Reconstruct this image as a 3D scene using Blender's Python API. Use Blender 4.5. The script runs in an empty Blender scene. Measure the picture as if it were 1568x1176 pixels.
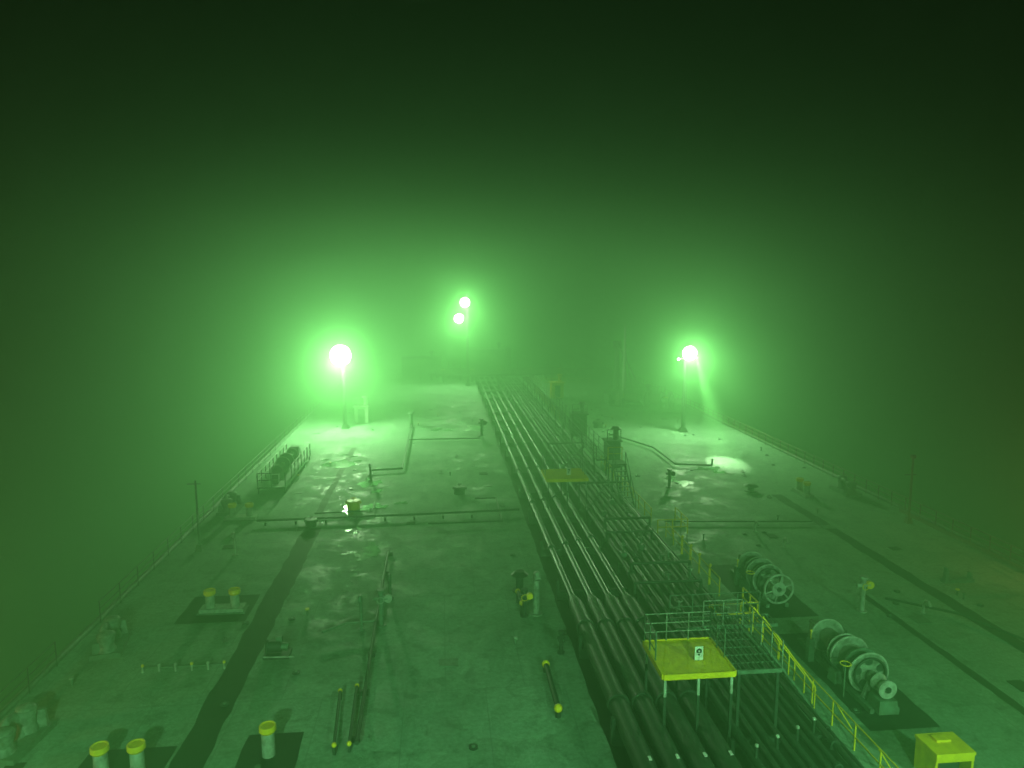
import bpy, math, random
from mathutils import Vector, Matrix
random.seed(7)
sc=bpy.context.scene
R=math.radians
# ---------------------------------------------------------------- materials
def newmat(n):
    m=bpy.data.materials.new(n);m.use_nodes=True
    return m,m.node_tree,m.node_tree.nodes['Principled BSDF']
def paint(name,col,rough=.5,dirt=.5,dcol=None,scale=2.,metal=0.,bump=.15,spec=.4):
    m,nt,b=newmat(name);N=nt.nodes;L=nt.links
    tc=N.new('ShaderNodeNewGeometry')
    n1=N.new('ShaderNodeTexNoise');n1.inputs['Scale'].default_value=scale;n1.inputs['Detail'].default_value=6;n1.inputs['Roughness'].default_value=.65
    L.new(tc.outputs['Position'],n1.inputs['Vector'])
    r=N.new('ShaderNodeValToRGB');r.color_ramp.elements[0].position=.35;r.color_ramp.elements[1].position=.62
    d=dcol or tuple(c*.4 for c in col)
    mixd=tuple(d[i]*dirt+col[i]*(1-dirt) for i in range(3))
    r.color_ramp.elements[0].color=(*mixd,1);r.color_ramp.elements[1].color=(*col,1)
    L.new(n1.outputs['Fac'],r.inputs['Fac']);L.new(r.outputs['Color'],b.inputs['Base Color'])
    b.inputs['Roughness'].default_value=rough;b.inputs['Metallic'].default_value=metal
    b.inputs['Specular IOR Level'].default_value=spec
    bp=N.new('ShaderNodeBump');bp.inputs['Strength'].default_value=bump;bp.inputs['Distance'].default_value=.03
    L.new(n1.outputs['Fac'],bp.inputs['Height']);L.new(bp.outputs['Normal'],b.inputs['Normal'])
    return m
def emis(name,col,s):
    m,nt,b=newmat(name)
    b.inputs['Base Color'].default_value=(.8,.8,.8,1)
    b.inputs['Emission Color'].default_value=(*col,1);b.inputs['Emission Strength'].default_value=s
    m.cycles.emission_sampling='NONE'
    return m
M_dark=paint('dark_pipe_paint',(.042,.066,.048),.5,.6,scale=3,spec=.3)
M_pipe=paint('worn_pipe_paint',(.05,.076,.056),.38,.7,scale=3,spec=.4)
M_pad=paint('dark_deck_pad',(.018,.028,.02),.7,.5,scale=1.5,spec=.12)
M_pale=paint('pale_machinery_paint',(.42,.5,.42),.5,.75,(.13,.13,.09),4)
M_winch=paint('weathered_winch_paint',(.28,.36,.28),.5,.85,(.07,.07,.05),5)
M_mid=paint('green_machinery_paint',(.13,.23,.16),.5,.7,(.05,.05,.03),4)
M_yel=paint('safety_yellow_paint',(.95,.7,.015),.5,.4,(.4,.27,.02),3)
M_white=paint('white_paint',(.75,.78,.74),.5,.3,(.4,.36,.3),4)
M_rope=paint('mooring_rope',(.26,.28,.22),.9,.6,(.1,.1,.08),14)
M_rust=paint('rusty_steel',(.16,.09,.05),.7,.6,(.05,.028,.015),3)
M_black=paint('black_rubber',(.012,.014,.012),.6,.3)
M_hull=paint('hull_paint',(.05,.02,.015),.5,.5)
M_lens=emis('lit_floodlight_lens',(.88,1,.84),60)
M_glass=paint('window_glass',(.02,.03,.03),.08,.1)

# deck material
def deckmat():
    m,nt,b=newmat('green_deck_paint');N=nt.nodes;L=nt.links
    g=N.new('ShaderNodeNewGeometry')
    def noise(s,det=6,ro=.6,vec=None,dist=0):
        n=N.new('ShaderNodeTexNoise');n.inputs['Scale'].default_value=s;n.inputs['Detail'].default_value=det;n.inputs['Roughness'].default_value=ro
        n.inputs['Distortion'].default_value=dist
        L.new(vec or g.outputs['Position'],n.inputs['Vector']);return n.outputs['Fac']
    def ramp(f,p0,p1,c0,c1):
        r=N.new('ShaderNodeValToRGB');e=r.color_ramp.elements;e[0].position=p0;e[1].position=p1;e[0].color=(*c0,1);e[1].color=(*c1,1)
        L.new(f,r.inputs['Fac']);return r.outputs['Color']
    def mix(f,a,bb,mode='MIX'):
        x=N.new('ShaderNodeMix');x.data_type='RGBA';x.blend_type=mode
        if isinstance(f,float): x.inputs[0].default_value=f
        else: L.new(f,x.inputs[0])
        L.new(a,x.inputs[6]);L.new(bb,x.inputs[7]);return x.outputs[2]
    base=ramp(noise(.22,8,.65),.35,.66,(.21,.34,.25),(.29,.45,.33))
    v=N.new('ShaderNodeTexVoronoi');v.inputs['Scale'].default_value=.5;v.distance='CHEBYCHEV'
    nw=N.new('ShaderNodeTexNoise');nw.inputs['Scale'].default_value=1.2;nw.inputs['Detail'].default_value=5;L.new(g.outputs['Position'],nw.inputs['Vector'])
    va=N.new('ShaderNodeVectorMath');va.operation='MULTIPLY_ADD';va.inputs[1].default_value=(.5,.5,.5);L.new(nw.outputs['Color'],va.inputs[0]);L.new(g.outputs['Position'],va.inputs[2])
    L.new(va.outputs[0],v.inputs['Vector'])
    sep=N.new('ShaderNodeSeparateColor');L.new(v.outputs['Color'],sep.inputs[0])
    base=mix(.4,base,ramp(sep.outputs[0],.55,.72,(1,1,1),(.55,.6,.55)),'MULTIPLY')
    base=mix(.75,base,ramp(noise(1.1,8,.75,dist=.6),.36,.5,(.5,.5,.46),(1,1,1)),'MULTIPLY')
    base=mix(.7,base,ramp(noise(5,8,.8),.4,.6,(.5,.5,.45),(1.1,1.1,1.1)),'MULTIPLY')
    mp=N.new('ShaderNodeMapping');mp.inputs['Scale'].default_value=(1.6,.25,1);L.new(g.outputs['Position'],mp.inputs['Vector'])
    base=mix(ramp(noise(1,9,.8,mp.outputs[0]),.58,.7,(0,0,0),(.6,.6,.6)),base,ramp(noise(8),.3,.7,(.34,.42,.34),(.46,.52,.44)))
    base=mix(ramp(noise(2.4,9,.85,dist=1.),.62,.7,(0,0,0),(.7,.7,.7)),base,ramp(noise(6),.3,.7,(.06,.06,.04),(.11,.1,.07)))
    br=N.new('ShaderNodeTexBrick');br.offset=.5;br.inputs['Scale'].default_value=1
    br.inputs['Brick Width'].default_value=3.2;br.inputs['Row Height'].default_value=9
    br.inputs['Mortar Size'].default_value=.03;br.inputs['Mortar Smooth'].default_value=.6
    L.new(g.outputs['Position'],br.inputs['Vector'])
    sm=N.new('ShaderNodeMath');sm.operation='MULTIPLY';sm.inputs[1].default_value=.5;L.new(br.outputs['Fac'],sm.inputs[0])
    base=mix(sm.outputs[0],base,ramp(noise(3),.3,.7,(.08,.11,.09),(.12,.17,.13)))
    L.new(base,b.inputs['Base Color'])
    wet=ramp(noise(.5,8,.75,dist=.5),.5,.62,(.74,.74,.74),(.44,.44,.44))
    L.new(wet,b.inputs['Roughness']);b.inputs['Specular IOR Level'].default_value=.18
    bp=N.new('ShaderNodeBump');bp.inputs['Strength'].default_value=.3;bp.inputs['Distance'].default_value=.03
    L.new(noise(5,8,.75),bp.inputs['Height']);L.new(bp.outputs['Normal'],b.inputs['Normal'])
    return m
M_deck=deckmat()
m,nt,b=newmat('standing_water');M_water=m
b.inputs['Base Color'].default_value=(.07,.1,.08,1);b.inputs['Roughness'].default_value=.13;b.inputs['Specular IOR Level'].default_value=.5
n=nt.nodes.new('ShaderNodeTexNoise');n.inputs['Scale'].default_value=3;bp=nt.nodes.new('ShaderNodeBump');bp.inputs['Strength'].default_value=.3;bp.inputs['Distance'].default_value=.04
nt.links.new(n.outputs['Fac'],bp.inputs['Height']);nt.links.new(bp.outputs['Normal'],b.inputs['Normal'])
m,nt,b=newmat('night_sea');M_sea=m
b.inputs['Base Color'].default_value=(.003,.006,.005,1);b.inputs['Roughness'].default_value=.25
n=nt.nodes.new('ShaderNodeTexNoise');n.inputs['Scale'].default_value=.35;n.inputs['Detail'].default_value=6;g=nt.nodes.new('ShaderNodeNewGeometry')
nt.links.new(g.outputs['Position'],n.inputs['Vector'])
bp=nt.nodes.new('ShaderNodeBump');bp.inputs['Strength'].default_value=.6;bp.inputs['Distance'].default_value=.5
nt.links.new(n.outputs['Fac'],bp.inputs['Height']);nt.links.new(bp.outputs['Normal'],b.inputs['Normal'])

# ---------------------------------------------------------------- mesh builder
class B:
    def __init__(s,name,loc=(0,0,0),rot=0,scale=1):
        s.n=name;s.v=[];s.f=[];s.m=[];s.sm=[];s.mats=[];s.loc=loc;s.rot=rot;s.sc=scale
    def mi(s,m):
        if m not in s.mats:s.mats.append(m)
        return s.mats.index(m)
    def add(s,vs,fs,m,smooth=False):
        o=len(s.v);s.v+= [tuple(v) for v in vs];k=s.mi(m)
        for f in fs:
            s.f.append([i+o for i in f]);s.m.append(k);s.sm.append(smooth)
    def box(s,c,d,m,rz=0,taper=1.):
        x,y,z=[q/2 for q in d];M=Matrix.Rotation(rz,3,'Z');C=Vector(c);vs=[]
        for sz in(-1,1):
            t=taper if sz>0 else 1
            for sx,sy in((-1,-1),(1,-1),(1,1),(-1,1)):
                vs.append(C+M@Vector((sx*x*t,sy*y*t,sz*z)))
        s.add(vs,[(3,2,1,0),(4,5,6,7),(0,1,5,4),(1,2,6,5),(2,3,7,6),(3,0,4,7)],m)
    def cyl(s,a,b,r,m,r2=None,seg=14,cap=True):
        a=Vector(a);b=Vector(b);r2=r if r2 is None else r2
        d=(b-a).normalized();u=d.orthogonal().normalized();w=d.cross(u)
        ring=lambda p,rr:[p+u*math.cos(t)*rr+w*math.sin(t)*rr for t in [2*math.pi*i/seg for i in range(seg)]]
        A=ring(a,r);Bv=ring(b,r2)
        s.add(A+Bv,[(i,(i+1)%seg,seg+(i+1)%seg,seg+i) for i in range(seg)],m,True)
        if cap:
            s.add(A,[tuple(reversed(range(seg)))],m);s.add(Bv,[tuple(range(seg))],m)
    def path(s,pts,r,m,seg=10):
        for i in range(len(pts)-1):
            s.cyl(pts[i],pts[i+1],r,m,seg=seg)
            if i: s.ball(pts[i],r*1.02,m,8,6)
    def ball(s,c,r,m,seg=16,rg=10,sc=(1,1,1)):
        vs=[];fs=[]
        for j in range(rg+1):
            p=math.pi*j/rg
            for i in range(seg):
                t=2*math.pi*i/seg;vs.append((c[0]+r*sc[0]*math.sin(p)*math.cos(t),c[1]+r*sc[1]*math.sin(p)*math.sin(t),c[2]+r*sc[2]*math.cos(p)))
        for j in range(rg):
            for i in range(seg):
                fs.append((j*seg+i,(j+1)*seg+i,(j+1)*seg+(i+1)%seg,j*seg+(i+1)%seg))
        s.add(vs,fs,m,True)
    def ellipsoid(s,r,m,seg=72,rg=40):
        vs=[(0,0,r[2])];fs=[]
        for j in range(1,rg):
            p=math.pi*j/rg
            for i in range(seg):
                t=2*math.pi*i/seg;vs.append((r[0]*math.sin(p)*math.cos(t),r[1]*math.sin(p)*math.sin(t),r[2]*math.cos(p)))
        vs.append((0,0,-r[2]));e=len(vs)-1
        for i in range(seg):
            fs.append((0,1+i,1+(i+1)%seg));q=1+(rg-2)*seg;fs.append((e,q+(i+1)%seg,q+i))
        for j in range(rg-2):
            for i in range(seg):
                q=1+j*seg;fs.append((q+i,q+seg+i,q+seg+(i+1)%seg,q+(i+1)%seg))
        s.add(vs,fs,m,True)
    def torus(s,c,axis,Rr,r,m,seg=28,sg=8):
        a=Vector(axis).normalized();u=a.orthogonal().normalized();w=a.cross(u);c=Vector(c);vs=[];fs=[]
        for i in range(seg):
            t=2*math.pi*i/seg;d=u*math.cos(t)+w*math.sin(t)
            for j in range(sg):
                q=2*math.pi*j/sg;vs.append(c+d*(Rr+r*math.cos(q))+a*r*math.sin(q))
        for i in range(seg):
            for j in range(sg):
                fs.append((i*sg+j,((i+1)%seg)*sg+j,((i+1)%seg)*sg+(j+1)%sg,i*sg+(j+1)%sg))
        s.add(vs,fs,m,True)
    def rail(s,pts,m,h=1.05,step=1.5,r=.028,mids=(.5,)):
        for i in range(len(pts)-1):
            a=Vector(pts[i]);b=Vector(pts[i+1]);n=max(1,round((b-a).length/step))
            for k in range(n+(1 if i==len(pts)-2 else 0)):
                p=a.lerp(b,k/n);s.cyl(p,p+Vector((0,0,h)),r*1.25,m,seg=6)
            for q in (1.,)+tuple(mids):
                o=Vector((0,0,h*q));s.cyl(a+o,b+o,r,m,seg=6)
    def done(s,parent=None):
        me=bpy.data.meshes.new(s.n);me.from_pydata(s.v,[],s.f)
        for m in s.mats: me.materials.append(m)
        me.polygons.foreach_set('material_index',s.m);me.polygons.foreach_set('use_smooth',s.sm);me.update()
        o=bpy.data.objects.new(s.n,me);sc.collection.objects.link(o);o.location=s.loc;o.rotation_euler=(0,0,s.rot);o.scale=(s.sc,)*3
        if parent:o.parent=parent
        return o
def text(s,loc,size,mt,parent,name='number',rx=0):
    cu=bpy.data.curves.new(name,'FONT');cu.body=s;cu.size=size;cu.extrude=.004;cu.offset=.012;cu.align_x='CENTER';cu.align_y='CENTER';cu.materials.append(mt)
    o=bpy.data.objects.new(name,cu);sc.collection.objects.link(o);o.location=loc;o.rotation_euler=(rx,0,0);o.parent=parent;return o
def lamp(kind,name,loc,p,parent=None,col=(.68,1,.54),r=.5,tgt=None,ang=60,blend=.6):
    l=bpy.data.lights.new(name,kind);l.energy=p;l.color=col;l.shadow_soft_size=r
    o=bpy.data.objects.new(name,l);sc.collection.objects.link(o);o.location=loc
    if kind=='SPOT':
        l.spot_size=R(ang);l.spot_blend=blend
        o.rotation_euler=(Vector(tgt)-Vector(loc)).to_track_quat('-Z','Y').to_euler()
    if parent:
        o.parent=parent;o.matrix_parent_inverse=Matrix.Translation(-Vector(parent.location))
    return o

# ---------------------------------------------------------------- sea, ship
s=B('sea',(0,300,-13));s.add([(-3000,-3000,0),(3000,-3000,0),(3000,3000,0),(-3000,3000,0)],[(0,1,2,3)],M_sea);s.done()
XL,XR=-16.6,33.2
out=[(XL,-40),(XR,-40),(XR,170),(28,200),(18,220),(8.3,228),(-1.5,220),(-11.5,200),(XL,170)]
s=B('ship_deck')
n=len(out)
s.add([(x,y,0) for x,y in out],[tuple(range(n))],M_deck)
s.add([(x,y,0) for x,y in out]+[(x*.97+.3,y*.99,-15) for x,y in out],[(i,n+i,n+(i+1)%n,(i+1)%n) for i in range(n)],M_hull)
for i in range(n):
    a=out[i];c=out[(i+1)%n]
    s.cyl((a[0],a[1],.12),(c[0],c[1],.12),.14,M_mid,seg=8)
s.done()
def sheet(name,x0,x1,y0,y1,m,z=.004,wob=.04,skip=()):
    s=B(name,(0,0,z));k=max(2,int((y1-y0)/.7));L=[];Rr=[]
    for i in range(k+1):
        y=y0+(y1-y0)*i/k;L.append((x0+random.uniform(-wob,wob),y,0));Rr.append((x1+random.uniform(-wob,wob),y,0))
    s.add(L+Rr,[(i,k+1+i,k+2+i,i+1) for i in range(k)],m);return s.done()
sheet('dark_deck_stripe',-9.3,-8.15,8,47.5,M_pad,.004,.07)
sheet('dark_deck_stripe',-9.1,-8.6,50.5,72,M_pad)
sheet('dark_deck_stripe',25.4,26.2,8,52,M_pad,.004,.07)  # flat dark strip drawn along a camber line of the deck
sheet('dark_deck_stripe',21.7,22.1,8,34,M_pad)  # narrower dark strip along a second deck edge line
sheet('winch_foundation',15.1,18.3,31.8,38.6,M_pad)
sheet('winch_foundation',15.4,18.1,22.8,30.2,M_pad)
sheet('bollard_foundation',-12.9,-9.6,34.0,37.1,M_pad)
sheet('bollard_foundation',-12.3,-9.4,21.9,24.4,M_pad,.008)
sheet('bollard_foundation',-7.1,-5.1,22.4,24.8,M_pad)
sheet('pipe_band_sheet',5.7,13.5,6,140,M_pad,.005)  # flat dark sheet on the deck under the whole pipe band
sheet('deck_margin_strip',13.55,13.9,10,95,M_mid,.008)

def puddle_cluster(x,y,rx,ry,k,seed,smax=.5):
    rnd=random.Random(seed);s=B('puddle',(x,y,.012))
    for c in range(k):
        cx,cy=rnd.gauss(0,rx*.5),rnd.gauss(0,ry*.5);a=smax*rnd.uniform(.25,1);bb=a*rnd.uniform(.5,1.5);kk=36;ph=[rnd.uniform(0,6.28) for _ in range(7)]
        vs=[(cx,cy,c*.0012)]
        for i in range(kk):
            t=2*math.pi*i/kk;q=max(.2,1+sum(.34/(j+1)**.6*math.sin((j+2)*t+ph[j]) for j in range(7)))
            vs.append((cx+a*q*math.cos(t),cy+bb*q*math.sin(t),c*.0012))
        s.add(vs,[(0,1+i,1+(i+1)%kk) for i in range(kk)],M_water)
    s.done()
for i,p in enumerate([(-4.8,42.5,.9,.9,6,.5),(-5.3,39.5,.6,2.5,8,.22),(-5.6,52,1.8,1.4,10,.6),(-6,47,1,1,6,.3),(-6.2,58,1.5,2,9,.6),(-9,65,3,2.5,14,.8),
    (19.8,56.5,1.2,2,8,.55),(2.2,80.5,3,1.,5,.9),(24.3,60,2,2,6,.5)]):
    puddle_cluster(p[0],p[1],p[2],p[3],p[4],i+3,p[5])

# ---------------------------------------------------------------- pipelines
s=B('cargo_pipeline')
for i,x in enumerate((6.3,7.2,8.1,8.95)):
    s.cyl((x,8,.85),(x,32.3,.85),.36,M_dark,seg=24)
    s.cyl((x,32.3,.85),(x,33.2,.8),.36,M_dark,.2,seg=24)
    for y in (12,18,24,30): s.cyl((x,y,.85),(x,y+.16,.85),.42,M_dark,seg=24)
    s.cyl((x,33.2,.8),(x,150,.8),.17,M_pipe,seg=16)
    for y in range(40,150,9): s.cyl((x,y+i*.5,.8),(x,y+i*.5+.2,.8),.25,M_pipe,seg=16)
for y in range(10,150,6):
    s.box((7.7,y+1,.22),(3.6,.25,.44),M_dark)
    s.box((5.85,y+1,.5),(.14,.2,1.0),M_dark)
s.done()
s=B('service_pipeline')
xs=[10.0,10.45,10.85,11.3,11.7,12.1,12.5,12.95,13.25]
for i,x in enumerate(xs):
    r=[.15,.1,.13,.09,.12,.08,.1,.11,.06][i];z=.75+.1*(i%2)
    s.cyl((x,8,z),(x,145,z),r,M_pipe if i%3==1 else M_dark,seg=10)
    for y in range(14+i,140,11): s.cyl((x,y,z),(x,y+.12,z),r*1.6,M_pipe,seg=10)
for y in range(10,145,4):
    s.box((11.6,y,.5),(3.7,.16,.18),M_dark);
    for x in (9.8,13.4): s.box((x,y,.3),(.14,.14,.6),M_dark)
for y,x0,x1 in ((33.5,9.5,12.9),(36,10,13.2),(41,9.8,12.6),(43.5,10.3,13.2),(52,10,13.4),(66,10,13.4)):
    s.path([(x0,y,.8),(x0,y,1.35),(x1,y,1.35),(x1,y,.8)],.08,M_dark)
    s.cyl(((x0+x1)/2,y,1.35),((x0+x1)/2,y,1.8),.04,M_mid,seg=6);s.torus(((x0+x1)/2,y,1.8),(0,0,1),.2,.025,M_mid,16,5)
for x,y in ((10.2,38.5),(11.5,39.5),(12.4,37.2),(10.8,46),(12.8,34.8),(11.9,48.5),(12.9,30.2),(10.9,31)):
    s.cyl((x,y,.8),(x,y,1.5),.05,M_mid,seg=8);s.cyl((x,y-.2,.95),(x,y+.2,.95),.17,M_mid,seg=12);s.torus((x,y,1.5),(0,0,1),.17,.022,M_pale,14,5)
for i,x in enumerate((10.,10.9,11.8,12.6)):
    s.cyl((x,20.6+.4*i,.8),(x,20.6+.4*i,1.25),.05,M_dark,seg=6);s.ball((x,20.6+.4*i,1.3),.07,M_pale,10,6)
for i,x in enumerate((6.3,7.2,8.1,8.95)):
    s.box((x+.1,20.4,1.25),(.1,.2,.02),M_white)
s.done()
s=B('deck_cross_pipe')
s.path([(-12.6,48.6,.3),(-2,48.9,.3),(5.4,49.3,.3)],.08,M_dark)
s.path([(-9,50,.25),(-5,50.2,.25),(-5,52.5,.25)],.05,M_dark)
s.path([(-1,47,.25),(4,47,.25),(4,52.5,.25),(2.4,52.5,.25)],.05,M_dark)
for x in range(-12,6,2): s.box((x,48.75+.02*x,.1),(.12,.3,.2),M_dark)
s.done()
s=B('foam_line_pipe');s.path([(-3.5,82,.3),(-3.5,62,.3),(-6.2,61.6,.3),(-6.2,59.6,.3)],.09,M_dark);s.path([(-3.5,74,.3),(4,74,.3)],.06,M_dark);s.done()
s=B('foam_line_pipe');s.path([(18,75,.3),(20.8,68,.3),(20.8,61.2,.3),(23.9,60.4,.3),(23.9,60.4,.9)],.08,M_dark);s.done()
s=B('foam_line_pipe');s.path([(22.5,33,.2),(25,31,.2),(27,26,.2)],.06,M_dark);s.path([(15,46,.2),(25,45,.2)],.05,M_dark);s.done()
s=B('tank_cleaning_pipe')
s.path([(-3.3,42,.3),(-3.25,33.6,.3),(-3.1,23.5,.3)],.08,M_dark)
for y in range(24,43,3): s.box((-3.2,y,.1),(.3,.12,.2),M_dark)
s.path([(-5.6,31.9,.3),(-4.6,32.6,.35),(-3.2,32.7,.35)],.05,M_mid)
s.done()
s=B('deck_fittings')
rnd=random.Random(5)
for k in range(120):
    x=rnd.choice([rnd.uniform(-15.5,5),rnd.uniform(15,32.5)]);y=rnd.uniform(20,95)
    t=rnd.random()
    if t<.35: s.cyl((x,y,0),(x,y,.06),.16,M_dark,seg=12);s.cyl((x,y,.06),(x,y,.1),.07,M_mid,seg=8)
    elif t<.6: s.box((x,y,.03),(.35,.25,.05),M_mid,rnd.uniform(0,3));s.torus((x,y,.12),(1,rnd.uniform(-1,1),0),.09,.02,M_dark,12,5)
    elif t<.8: s.cyl((x,y,0),(x,y,.3),.05,M_mid,seg=8);s.cyl((x,y,.3),(x,y,.36),.1,rnd.choice([M_yel,M_pale,M_mid]),seg=10)
    else: s.box((x,y,.02),(rnd.uniform(.4,.9),rnd.uniform(.4,.9),.03),rnd.choice([M_pad,M_mid]),rnd.choice([0,.1]))
s.done()

def vent(name,x,y,h,r,m,head='valve',cap=None):
    s=B(name,(x,y,0));s.cyl((0,0,0),(0,0,.06),r*2,m);s.cyl((0,0,0),(0,0,h),r,m)
    if head=='valve':
        s.cyl((-.3*h/1.5,0,h*.8),(.3*h/1.5,0,h*.8),r*.8,m);s.cyl((0,0,h),(0,0,h+.12),r*1.7,m)
        s.torus((0,-r-.1,h*.8),(0,1,0),.16,.02,cap or m,14,5)
        s.cyl((.3*h/1.5,-.08,h*.8),(.3*h/1.5,.08,h*.8),r*1.6,cap or m)
    elif head=='goose':
        s.path([(0,0,h),(0,-.12,h+.2),(0,-.35,h+.25),(0,-.5,h+.05)],r,m)
    elif head=='mush':
        s.cyl((0,0,h),(0,0,h+.2),r*2.4,m,r*1.2)
    return s.done()
vent('vent_post',20.7,32.1,1.7,.12,M_pale,'valve',M_yel)
vent('vent_post',4.5,33.4,1.9,.17,M_winch,'goose')
vent('vent_post',3.9,33.2,1.3,.1,M_dark,'valve',M_yel)
vent('vent_post',4.0,36.2,.9,.2,M_dark,'mush')
vent('vent_post',-3.0,32.9,1.7,.12,M_mid,'valve',M_pale)
vent('vent_post',-3.9,32.6,1.5,.08,M_mid,'goose')
vent('vent_post',-2.8,36,1.1,.08,M_mid,'goose')
vent('vent_post',-6.0,59.3,1.2,.09,M_dark,'goose')
vent('vent_post',18.2,54.9,1.4,.12,M_dark,'valve')
vent('vent_post',4.3,77,1.7,.16,M_dark,'valve')
vent('vent_post',-3.5,82,1.7,.2,M_mid,'mush')
vent('vent_post',24.3,53.2,.4,.25,M_mid,'mush')
vent('vent_post',5.1,29.5,.9,.08,M_dark,'valve')
vent('vent_post',-12.5,43,1.2,.09,M_pale,'goose')
vent('vent_post',23.6,31.6,.5,.06,M_pale,'goose')
vent('vent_post',20.5,44,.5,.07,M_pale,'goose')
vent('vent_post',21,41,.4,.07,M_pale,'goose')
def hatch(x,y,m,k=1,wheel=M_dark):
    s=B('tank_hatch',(x,y,0),0,k);s.cyl((0,0,0),(0,0,.55),.48,m,seg=24);s.cyl((0,0,.55),(0,0,.68),.58,m,.5,seg=24)
    for i in range(8):
        t=i*math.pi/4;s.box((.55*math.cos(t),.55*math.sin(t),.5),(.1,.1,.2),wheel)
    s.torus((0,0,.85),(0,0,1),.2,.025,wheel,16,5);s.cyl((0,0,.6),(0,0,.86),.03,wheel,seg=6);s.box((0,.62,.45),(.3,.2,.5),wheel);s.done()
hatch(1.3,54.7,M_dark,.9);hatch(-6.5,51.6,M_yel,.95,M_yel);hatch(-8.9,48.0,M_dark,.75);hatch(17.9,80,M_dark,1.1)
def bar(x0,y0,x1,y1,h0,h1,r,m):
    s=B('drain_pipe_with_yellow_ends',(x0,y0,0));d=Vector((x1-x0,y1-y0,0))
    s.path([(0,0,h0),(0,0,h1),tuple(d+Vector((0,0,h1))),tuple(d+Vector((0,0,h0)))],r,m)
    for p in (Vector((0,0,h1)),d+Vector((0,0,h1))): s.ball(p,r*1.5,M_yel,10,8)
    s.done()
bar(4.2,28,4.2,24.8,0,.35,.11,M_dark);bar(-4.1,26.8,-3.85,23.4,0,.35,.06,M_dark);bar(-3.5,27.2,-3.35,23.5,0,.3,.06,M_dark)
bar(3.75,34.8,3.8,33.4,0,.6,.09,M_dark)
s=B('portable_pump',(-7.3,30.5,0),0,.85)
s.box((0,0,.1),(1.3,.9,.16),M_dark);s.cyl((-.45,0,.5),(.2,0,.5),.3,M_dark);s.cyl((.2,0,.5),(.55,0,.45),.2,M_mid);s.box((.1,.1,.85),(.3,.3,.3),M_mid)
s.torus((-.5,0,.5),(1,0,0),.32,.05,M_dark);s.cyl((-.6,-.5,.2),(.9,-.5,.15),.04,M_pale,seg=6);s.done()
s=B('chain_barrier',(-12.6,29.6,0))
for i in range(6):
    x=i*.66;s.cyl((x,0,0),(x,0,.28),.05,M_pale,seg=8);s.ball((x,0,.3),.07,M_yel if i in(0,3,5) else M_pale,8,6)
s.cyl((0,0,.2),(3.3,0,.2),.025,M_mid,seg=6);s.done()

# ---------------------------------------------------------------- bollards
def bollards(x,y,n=2,sp=1.15,rot=0,base=True):
    s=B('mooring_bollard',(x,y,0),rot)
    w=sp*(n-1)
    if base: s.box((0,0,.12),(w+.9,.7,.2),M_pale);s.box((0,0,.02),(w+1.1,.9,.04),M_mid)
    for i in range(n):
        cx=-w/2+i*sp
        s.cyl((cx,0,.2 if base else 0),(cx,0,.85),.23,M_pale,.22,20);s.cyl((cx,0,.85),(cx,0,.93),.23,M_yel,.29,20);s.cyl((cx,0,.93),(cx,0,1.08),.29,M_yel,.28,20);s.torus((cx,0,1.08),(0,0,1),.25,.035,M_yel)
    s.done()
bollards(-11,35.3,2,1.2);bollards(-10.75,23,2,1.15,0,False);bollards(-6.1,23.6,1,1.1,0,False)
bollards(-14,50);bollards(28,52,2,1.15,math.pi/2)
def fairlead(x,y,rot,k=1,m=M_pale):
    s=B('roller_fairlead',(x,y,0),rot,k)
    s.box((0,0,.12),(1.3,2.4,.24),M_mid)
    for yy,h,r in ((-.75,1.,.42),(.55,1.15,.38)):
        s.cyl((0,yy,.2),(0,yy,h*.5),r,m,r*.72,18);s.cyl((0,yy,h*.5),(0,yy,h),r*.72,m,r,18);s.ball((0,yy,h),r*.9,m,14,8,(1,1,.35))
    s.torus((-.1,-.1,.6),(1,0,.2),.5,.16,m,24,10);s.box((.35,.9,.5),(.4,.3,.8),m,.3,.6);s.box((-.4,-.9,.4),(.4,.3,.6),M_mid,.2,.6)
    s.done()
M_fair=paint('weathered_fairlead_paint',(.24,.32,.25),.6,.8,(.06,.08,.055),5)
fairlead(-14.9,32.0,.2,.95,M_fair);fairlead(-15.0,25.0,-.1,.95,M_fair);fairlead(-15.3,52,0,1,M_fair);fairlead(31.5,52,0,1,M_mid)
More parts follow.
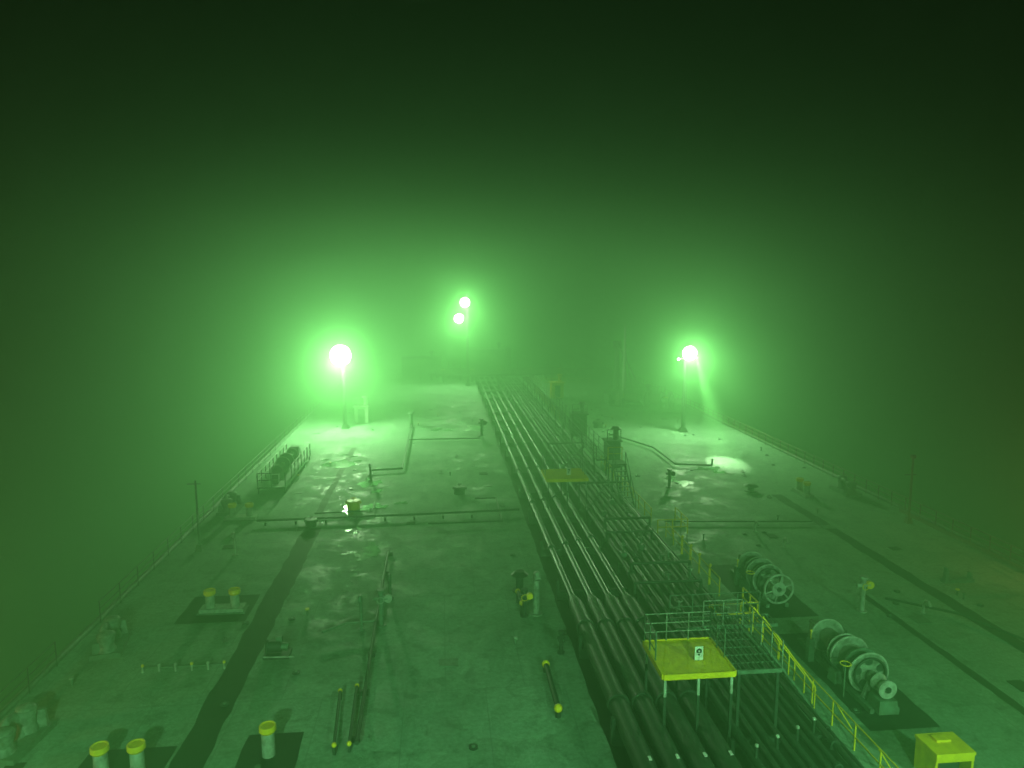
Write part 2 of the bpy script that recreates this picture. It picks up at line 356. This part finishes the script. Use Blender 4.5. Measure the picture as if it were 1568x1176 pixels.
# ---------------------------------------------------------------- winches
def winch(x,y,L,rot=0,k=1,wheel=True,pal=M_winch):
    s=B('mooring_winch',(x,y,0),rot,k)
    s.box((-.5,0,.1),(.18,L,.2),M_mid);s.box((.5,0,.1),(.18,L,.2),M_mid)
    a=-L/2;H=1.0
    s.cyl((0,a,H),(0,L/2,H),.1,M_mid)
    s.cyl((0,a-.1,H),(0,a,H),.36,M_pale,.36,24);s.cyl((0,a,H),(0,a+.25,H),.3,M_pale,.2,24);s.cyl((0,a+.25,H),(0,a+.5,H),.2,M_pale,.34,24)
    s.cyl((0,a-.14,H),(0,a-.1,H),.12,M_dark,seg=16)
    pos=a+.85
    def ped(yy): s.box((0,yy,.48),(1.0,.14,.95),pal,0,.4);s.cyl((0,yy-.12,H),(0,yy+.12,H),.2,pal)
    ped(pos)
    if wheel:
        s.torus((0,a-.05,H),(0,1,0),.74,.06,M_pale,32,8)
        for i in range(6):
            t=i*math.pi/3+.3;s.cyl((0,a-.05,H),(.72*math.cos(t),a-.05,H+.72*math.sin(t)),.045,M_pale,seg=6)
    else:
        s.box((0,a+.15,.35),(.8,.8,.5),M_mid,0,.85)
    dl=(L-2.9)/2
    y0=pos+.3
    for q in range(2):
        rr=(.8,.72)[q]
        for yy in (y0,y0+dl): s.cyl((0,yy-.03,H),(0,yy+.03,H),rr,pal,seg=32);s.torus((0,yy,H),(0,1,0),rr,.045,M_pale,32,6)
        for i in range(5):
            t=i*math.pi*2/5+.4;s.cyl((rr*.6*math.cos(t),y0-.045,H+rr*.6*math.sin(t)),(rr*.6*math.cos(t),y0-.035,H+rr*.6*math.sin(t)),rr*.2,M_dark,seg=14)
        s.cyl((0,y0,H),(0,y0+dl,H),.3,M_mid,seg=24);s.cyl((0,y0+dl*.4,H),(0,y0+dl*.95,H),(.5,.42)[q],M_rope,(.52,.38)[q],seg=24)
        if q==0: s.cyl((0,y0+dl*.36,H),(0,y0+dl*.4,H),rr*.95,M_mid,seg=28)
        s.torus((0,y0-.13,H),(0,1,0),rr*.8,.05,M_dark,28,6)
        s.box((rr*.75,y0-.13,.4),(.16,.16,.8),M_mid)
        y0+=dl+.38;ped(y0-.19)
    s.box((0,y0+.25,.7),(.85,.5,1.2),pal,0,.8);s.cyl((.35,y0+.4,.75),(.35,y0+1.0,.75),.28,M_mid,seg=20);s.cyl((.35,y0+1.0,.75),(.35,y0+1.1,.75),.2,M_dark)
    s.path([(.35,y0+.5,1.),(.6,y0+.3,1.4),(.8,y0-.6,1.2),(.8,y0-.8,.1)],.04,M_mid)
    s.box((-.85,y0-.6,.5),(.25,.25,1.),M_mid);s.cyl((-.85,y0-.6,1.),(-.85,y0-.6,1.35),.025,M_yel,seg=6);s.ball((-.85,y0-.6,1.35),.06,M_yel,8,6)
    s.cyl((-.95,a+1.2,.0),(-.95,a+1.2,1.4),.03,M_mid,seg=6);s.torus((-.95,a+1.2,1.4),(0,0,1),.2,.025,M_yel,16,5)
    s.box((-.75,a+2.2,.35),(.35,.5,.5),M_mid,.1,.8);s.path([(-.75,a+2.2,.6),(-.9,a+2.8,.9),(-.6,a+3.4,.3)],.035,M_dark)
    s.done()
winch(16.7,35.2,4.6);winch(16.55,26.6,5.6,0,1,False)
winch(27,92,7,.9,1.4,False,M_pale)
s=B('winch_platform',(-13.3,61.5,0))
s.box((0,0,.5),(2.2,11,.1),M_mid)
for y in(-5.4,-2.7,0,2.7,5.4):
    for x in(-1,1): s.box((x,y,.25),(.1,.1,.45),M_dark)
s.rail([(-1.05,-5.4,.55),(-1.05,5.4,.55)],M_pale,1.1,1.35,.04,(.5,));s.rail([(1.05,-3,.55),(1.05,5.4,.55)],M_mid,1.1,1.35,.04,(.5,));s.rail([(-1.05,-5.4,.55),(1.05,-5.4,.55)],M_mid,1.1,1.,.04,(.5,))
for y,r in((-3,.45),(-.8,.6),(.6,.6),(3,.5)): s.cyl((-.1,y,1.25),(-.1,y+.1,1.25),r,M_mid,seg=24);s.torus((-.1,y,1.25),(0,1,0),r,.05,M_pale,24,6)
s.cyl((-.1,-3,1.25),(-.1,3.6,1.25),.2,M_mid);s.box((-.1,4.2,1.1),(1.,.9,1.1),M_mid,0,.8);s.box((.1,-4.3,.9),(.5,.6,.8),M_dark)
s.done()

# ---------------------------------------------------------------- platforms and catwalk
def platform(x0,x1,y0,y1,z,num,top):
    cx,cy=(x0+x1)/2,(y0+y1)/2
    s=B('yellow_access_platform',(cx,cy,0));w,d=x1-x0,y1-y0
    s.box((0,0,z-.05),(w,d,.1),top);
    for sy in(-1,1): s.box((0,sy*(d/2+.03),z-.07),(w,.06,.2),M_yel)
    for sx in(-1,1):
        s.box((sx*(w/2+.03),0,z-.07),(.06,d,.2),M_yel)
    for xx in(-w/2+.08,0,w/2-.08):
        for yy in(-d/2+.08,d/2-.08): s.box((xx,yy,z-.5),(.09,.09,.66),M_pale);s.box((xx,yy,(z-.84)/2),(.09,.09,z-.84),M_dark)
    s.rail([(-w/2,d/2,z),(w/2,d/2,z)],M_winch,1.05,.8,.022,(.33,.66))
    s.rail([(-w/2,-d/2*.2,z),(-w/2,d/2,z)],M_mid,1.05,.8,.022,(.33,.66))
    s.rail([(w/2,-d/2*.2,z),(w/2,d/2,z)],M_mid,1.05,.8,.022,(.33,.66))
    s.box((.25,-.4,z+.3),(.3,.03,.5),M_white);s.cyl((.25,-.37,z),(.25,-.37,z+.3),.02,M_mid,seg=6)
    o=s.done();text(num,(.25,-.422,z+.3),.42,M_black,o,'number',R(90));return o
platform(7.35,9.85,22.15,24.5,3,'8',M_yel)
platform(7.1,9.9,47.2,49.9,3,'7',M_yel)
def grate(s,x0,x1,y0,y1,z,m,st=.16):
    n=int((x1-x0)/st)
    for i in range(n+1): s.box((x0+(x1-x0)*i/n,(y0+y1)/2,z),(.03,y1-y0,.05),m)
    n=int((y1-y0)/.5)
    for i in range(n+1): s.box(((x0+x1)/2,y0+(y1-y0)*i/n,z-.01),(x1-x0,.03,.03),m)
    for yy in(y0,y1): s.box(((x0+x1)/2,yy,z-.03),(x1-x0,.07,.14),m)
s=B('pipe_crossing_catwalk')
grate(s,10.0,11.6,22.3,25.6,2.9,M_mid);
for x in (10.1,11.5):
    for y in (22.4,25.5): s.box((x,y,1.4),(.1,.1,2.8),M_dark)
s.rail([(10.0,25.6,2.9),(11.6,25.6,2.9),(11.6,22.3,2.9)],M_winch,1.05,.8,.022,(.5,))
grate(s,9.6,14.0,27.5,28.4,1.9,M_mid)
s.rail([(9.6,28.4,1.9),(13.6,28.4,1.9)],M_mid,1.05,.9,.022,(.5,))
for i in range(11):
    t=i/10;s.box((11.8+2.1*t,24.6,2.85-2.75*t),(.22,.8,.03),M_mid)
for yy in(24.2,25.):
    s.cyl((11.75,yy,2.9),(13.95,yy,.05),.05,M_mid,seg=6);s.cyl((11.75,yy,3.9),(13.95,yy,1.),.026,M_yel,seg=6)
    for t in(0,.5,1): s.cyl((11.75+2.2*t,yy,2.9-2.85*t),(11.75+2.2*t,yy,3.9-2.9*t),.026,M_yel,seg=6)
s.done()
s=B('yellow_handrail');s.rail([(14.15,17.5,0),(14.15,30.5,0)],M_yel,1.0,1.45,.026,(.5,));s.rail([(14.15,31.5,0),(15.0,31.5,0),(15.0,33.2,0)],M_yel,1.0,.9,.035,(.5,))
for y in (18,20.5,23,25.5,28): s.cyl((14.15,y,.95),(14.75,y,.02),.025,M_yel,seg=6)
s.cyl((12.6,31.5,.95),(14.1,31.5,.95),.04,M_yel,seg=6);s.cyl((12.6,30.5,.95),(14.1,30.5,.95),.04,M_yel,seg=6);s.rail([(12.6,30.5,0),(12.6,31.5,0)],M_yel,1.,1,.03)
s.done()
s=B('yellow_handrail');s.rail([(14.3,34.5,0),(14.3,43.5,0)],M_yel,1.0,1.5,.026,(.5,));
for y in (36,37.6,39,40.5): s.cyl((14.35,y,0),(14.35,y,1.1),.05,M_yel,seg=6);s.ball((14.35,y,1.1),.09,M_yel,8,6)
s.rail([(13.9,44,0),(15.9,44,0),(15.9,46.5,0)],M_yel,1.,1,.035,(.5,));s.rail([(14.2,46.5,0),(14.2,62,0)],M_yel,1.,1.5,.03,(.5,));s.rail([(14.2,85,0),(14.2,108,0)],M_yel,1.,2,.035,(.5,));s.done()
s=B('catwalk_stair',(13.3,52,0));
for i in range(9): s.box((0,-i*.35,2.6-i*.3),(.9,.26,.04),M_mid)
for x in(-.48,.48): s.cyl((x,0,2.7),(x,-3.1,.0),.06,M_mid,seg=6);s.cyl((x,0,3.7),(x,-3.1,1.),.03,M_mid,seg=6)
for x in(-.48,.48):
    for q in (0,.5,1): s.cyl((x,-3.1*q,2.7-2.7*q),(x,-3.1*q,3.7-2.7*q),.03,M_mid,seg=6)
s.box((-.0,.7,2.7),(1.2,1.4,.08),M_mid)
for x in(-.5,.5):
    for y in(.1,1.3): s.box((x,y,1.33),(.09,.09,2.66),M_mid)
s.rail([(-.55,1.35,2.74),(.55,1.35,2.74)],M_yel,1.,1,.03);s.done()
s=B('fore_aft_catwalk')
grate(s,12.2,13.3,55,108,2.4,M_dark,.3)
for y in range(56,108,5):
    for x in(12.25,13.25): s.box((x,y,1.2),(.1,.1,2.4),M_dark)
s.rail([(13.3,55,2.4),(13.3,108,2.4)],M_dark,1.05,2.,.022,(.5,));s.rail([(12.2,55,2.4),(12.2,108,2.4)],M_dark,1.05,2.,.022,(.5,));s.done()
s=B('yellow_equipment_cabinet',(16.3,20.3,0))
s.box((0,0,1.12),(1.35,1.1,.1),M_yel);s.box((-.62,0,.55),(.08,1.0,1.05),M_yel);s.box((.62,0,.55),(.08,1.,1.05),M_yel);s.box((0,.46,.55),(1.16,.08,1.05),M_yel);s.box((0,-.5,.97),(1.3,.06,.22),M_yel)
s.box((.1,.1,.4),(.7,.5,.78),M_dark);s.cyl((-.3,-.1,.0),(-.3,-.1,.7),.08,M_rust);s.box((0,.2,1.2),(.5,.3,.08),M_yel);s.done()
s=B('deck_chock',(28,35,0));s.box((0,0,.1),(1.7,.4,.2),M_mid);s.box((-.7,0,.5),(.16,.3,.7),M_mid,0,.7);s.box((.7,0,.35),(.16,.3,.4),M_mid,0,.7);s.done()
s=B('port_deck_railing');s.rail([(XL+.15,16,0),(XL+.15,30.5,0)],M_dark,1.1,2.2,.022,(.33,.66));s.rail([(XL+.15,34.5,0),(XL+.15,170,0)],M_dark,1.1,2.2,.022,(.33,.66));s.done()
s=B('starboard_deck_railing');s.rail([(XR-.25,18,0),(XR-.25,170,0)],M_rust,1.1,1.6,.03,(.33,.66))
s.box((XR-.5,32,.12),(.1,30,.24),M_rust);s.done()
s=B('deck_pole',(31.7,44.6,0));s.cyl((0,0,0),(0,0,4.6),.09,M_rust,.06);s.box((0,0,.2),(.4,.4,.4),M_rust,0,.7);s.cyl((-.5,0,3.4),(.3,0,3.4),.03,M_rust,seg=6);s.box((0,0,4.65),(.25,.25,.2),M_rust);s.done()
s=B('deck_pole',(-14.9,44,0));s.cyl((0,0,0),(0,0,4.4),.07,M_mid,.05);s.box((0,0,.2),(.4,.4,.4),M_mid,0,.7);s.cyl((-.5,0,4.2),(.3,0,4.2),.03,M_mid,seg=6);s.done()

# ---------------------------------------------------------------- forward structures in the fog
def tankbox(name,x,y,w,d,h,m):
    s=B(name,(x,y,0));s.box((0,0,h/2),(w,d,h),m);s.box((0,0,h+.05),(w+.3,d+.3,.1),m);s.box((0,-d/2-.02,h*.45),(.8,.05,h*.8),M_dark)
    s.rail([(-w/2,-d/2,h+.1),(w/2,-d/2,h+.1)],M_mid,1,1.2);s.cyl((w*.25,0,h),(w*.25,0,h+1.),.25,m);s.cyl((w*.25,0,h+1),(w*.25,0,h+1.25),.5,m,.3);s.done()
tankbox('deck_house',-3.5,132,7,4,3.2,M_dark);tankbox('deck_house',9,136,8,5,4.4,M_dark);tankbox('foam_station',-9.5,86,1.6,1.6,2.0,M_pale);tankbox('foam_station',14.8,76,1.6,1.6,2.4,M_dark)
tankbox('foam_station',16.8,103,1.8,1.5,2.2,M_yel);tankbox('deck_store',27,98,8,3,1.2,M_mid);tankbox('foam_station',15.2,62,1.2,1.2,2.4,M_dark)
s=B('cargo_manifold',(8.3,126,0))
for i in range(5):
    y=i*2.2-4;xa=-9-(i*37%5);xb=13+(i*23%7)
    s.cyl((xa,y,1.2),(xb,y,1.2),.22,M_dark,seg=14)
    for x in(xa,xb): s.cyl((x,y,1.2),(x+.3,y,1.2),.45,M_mid,seg=16)
    for x in range(xa+1,xb,5): s.box((x,y,.5),(.4,.5,1.),M_dark);s.cyl((x,y,1.4),(x,y,2.1+(x%3)*.5),.06,M_dark,seg=6);s.torus((x,y,2.1),(0,0,1),.3,.04,M_yel if i==0 else M_dark,14,5)
s.rail([(6,-10,0),(16,-10,0)],M_yel,1.1,2.,.03);s.done()
s=B('hose_handling_crane',(27.7,111,0))
s.cyl((0,0,0),(0,0,6.5),.5,M_mid,.35,20);s.box((0,0,7),(1.1,1.1,1.2),M_mid);s.cyl((0,-.4,7.2),(.5,-9.5,2.6),.22,M_mid,.1,8);s.rail([(-.8,-.8,6.2),(.8,-.8,6.2),(.8,.8,6.2)],M_mid,1,.8);s.done()
s=B('signal_mast',(25,96,0));s.cyl((0,0,0),(0,0,5),.32,M_white,.24);s.cyl((0,0,5),(0,0,10.6),.22,M_white,.12);s.cyl((0,0,10.6),(0,0,11.4),.03,M_white,seg=6)
s.cyl((-.9,0,7.6),(.9,0,7.6),.05,M_white,seg=6);s.cyl((0,0,7.8),(-1.6,0,0),.04,M_mid,seg=6);s.cyl((0,0,7.8),(1.6,0,0),.04,M_mid,seg=6);s.box((0,0,.3),(1,1,.6),M_mid,0,.7);s.done()

# ---------------------------------------------------------------- floodlight masts
def mast(x,y,zl,r,heads,P,name='floodlight_mast',hh=None):
    s=B(name,(x,y,0));top=(hh or zl)
    s.box((0,0,.25),(.9,.9,.5),M_dark,0,.6);s.cyl((0,0,.4),(0,0,top),.2,M_dark,.13,16)
    for k in range(int(top/.4)): s.cyl((-.2,-.28,.6+k*.4),(.2,-.28,.6+k*.4),.018,M_dark,seg=5)
    for q in(-.2,.2): s.cyl((q,-.28,.4),(q,-.28,top-.3),.022,M_dark,seg=5)
    for (dx,z) in heads:
        s.cyl((0,0,z-.6),(dx,0,z-.6),.07,M_dark);s.box((dx,.1,z-r-.1),(.2,.3,.3),M_dark)
        for q in(-1,1): s.box((dx+q*(r+.05),.15,z-r*.4),(.06,.12,r*1.6),M_dark)
        s.cyl((dx,-.1,z),(dx,.5,z),r,M_dark,r*.45,24)
        s.ball((dx,-.12,z),r*.96,M_lens,24,14,(1,.45,1))
    o=s.done()
    for (dx,z),p in zip(heads,P):
        lamp('POINT','flood_lamp',(x+dx,y-1.1,z),p*.5,o,r=.3)
        lamp('SPOT','flood_lamp_beam',(x+dx,y-1.1,z-.2),p*.6,o,r=.3,tgt=(x+dx,y-7,z-8),ang=160,blend=1.)
    return o
mast(-11,82.4,8.4,1.2,[(-.3,8.4)],[52000])
mR=mast(26.8,76.7,8.8,.82,[(.45,8.8)],[27000])
lamp('SPOT','beam_lamp',(27.5,75.2,8.5),150000,mR,r=.12,tgt=(26,62.4,0),ang=16,blend=1.)
s=B('small_floodlight',(25.9,76.3,8.2));s.cyl((0,0,0),(.9,.2,0),.05,M_dark);s.cyl((0,-.1,0),(0,.3,0),.2,M_dark);s.ball((0,-.12,0),.12,M_lens,12,8,(1,.4,1));o=s.done();o.parent=mR;o.matrix_parent_inverse=Matrix.Translation((-26.8,-76.7,0))
mast(4.3,117,14,.8,[(-.35,13.6),(-1.35,11.0)],[32000,27000],'foremast',15)

# ---------------------------------------------------------------- accommodation block behind the camera with its floodlights
s=B('accommodation_block',(8.3,-16,0))
s.box((0,0,9.2),(34,20,18.4),M_white)
for z in (3,6,9,12):
    for x in range(-15,16,3): s.box((x,10.02,z),(.7,.06,.9),M_glass)
s.box((0,9.98,16.4),(33,.12,1.4),M_glass);s.rail([(-17,11,14.2),(17,11,14.2)],M_white,1.1,1.5);s.box((0,10.6,14.1),(34,1.1,.15),M_white)
acc=s.done()
for x,tx,ty,p,a in ((-6,-8,25,46000,62),(9,7,30,38000,54),(24,18,26,42000,62)):
    s=B('deck_floodlight',(x,-4.2,13.4));s.box((0,-.35,.3),(.1,.7,.1),M_mid);s.box((0,0,0),(.6,.3,.45),M_mid);s.box((0,.17,0),(.5,.03,.36),M_lens);o=s.done()
    lamp('SPOT','flood_lamp',(x,-3.6,13.3),p,o,(.4,1,.48),.3,(tx,ty,0),a,.9)
for x,y,z,p,c in ((-27,22,4,2200,(1,.4,.12)),(38,33,5,1500,(1,.38,.1))):  # unseen warm lamps added outboard to give the brownish glow at both sides
    s=B('added_side_lamp',(x,y,z));s.cyl((0,0,0),(0,0,.35),.14,M_dark);s.ball((0,0,-.1),.13,M_rust,12,8);sx=1 if x<0 else -1
    s.cyl((0,0,.3),(sx*(abs(x-(XL if x<0 else XR))),0,-.5-z*.0),.05,M_dark,seg=6);s.cyl((sx*(abs(x-(XL if x<0 else XR))),0,-.5),(sx*(abs(x-(XL if x<0 else XR))),0,-z),.06,M_dark,seg=6);o=s.done()
    lamp('POINT','warm_lamp',(x,y,z-.5),p,o,c,.15)

# ---------------------------------------------------------------- fog: nested banks, thinning upward and outward
def fog(r,dens,loc):
    mf=bpy.data.materials.new('night_fog');mf.use_nodes=True;nt=mf.node_tree;nt.nodes.remove(nt.nodes['Principled BSDF'])
    fc=(.37,1,.39,1)
    v=nt.nodes.new('ShaderNodeVolumeScatter');v.inputs['Color'].default_value=fc;v.inputs['Density'].default_value=dens;v.inputs['Anisotropy'].default_value=.5
    ab=nt.nodes.new('ShaderNodeVolumeAbsorption');ab.inputs['Color'].default_value=fc;ab.inputs['Density'].default_value=dens
    ad=nt.nodes.new('ShaderNodeAddShader');nt.links.new(v.outputs[0],ad.inputs[0]);nt.links.new(ab.outputs[0],ad.inputs[1]);nt.links.new(ad.outputs[0],nt.nodes['Material Output'].inputs['Volume'])
    s=B('fog_bank',loc);s.ellipsoid(r,mf);s.done()
fog((60,150,23),.0075,(7,55,-3))
fog((85,180,26),.0085,(7,65,-3))
fog((115,230,30.5),.0040,(7,80,-3))

# ---------------------------------------------------------------- world, camera
w=bpy.data.worlds.new('World');sc.world=w;w.use_nodes=True
w.node_tree.nodes['Background'].inputs[0].default_value=(.001,.002,.001,1);w.node_tree.nodes['Background'].inputs[1].default_value=1
c=bpy.data.cameras.new('camera');c.lens=36*1100/1568;c.clip_end=6000
o=bpy.data.objects.new('camera',c);o.location=(0,0,16);o.rotation_euler=(R(90-7.663),0,-R(5.66));sc.collection.objects.link(o);sc.camera=o
sc.view_settings.view_transform='Standard';sc.view_settings.look='None';sc.view_settings.exposure=0
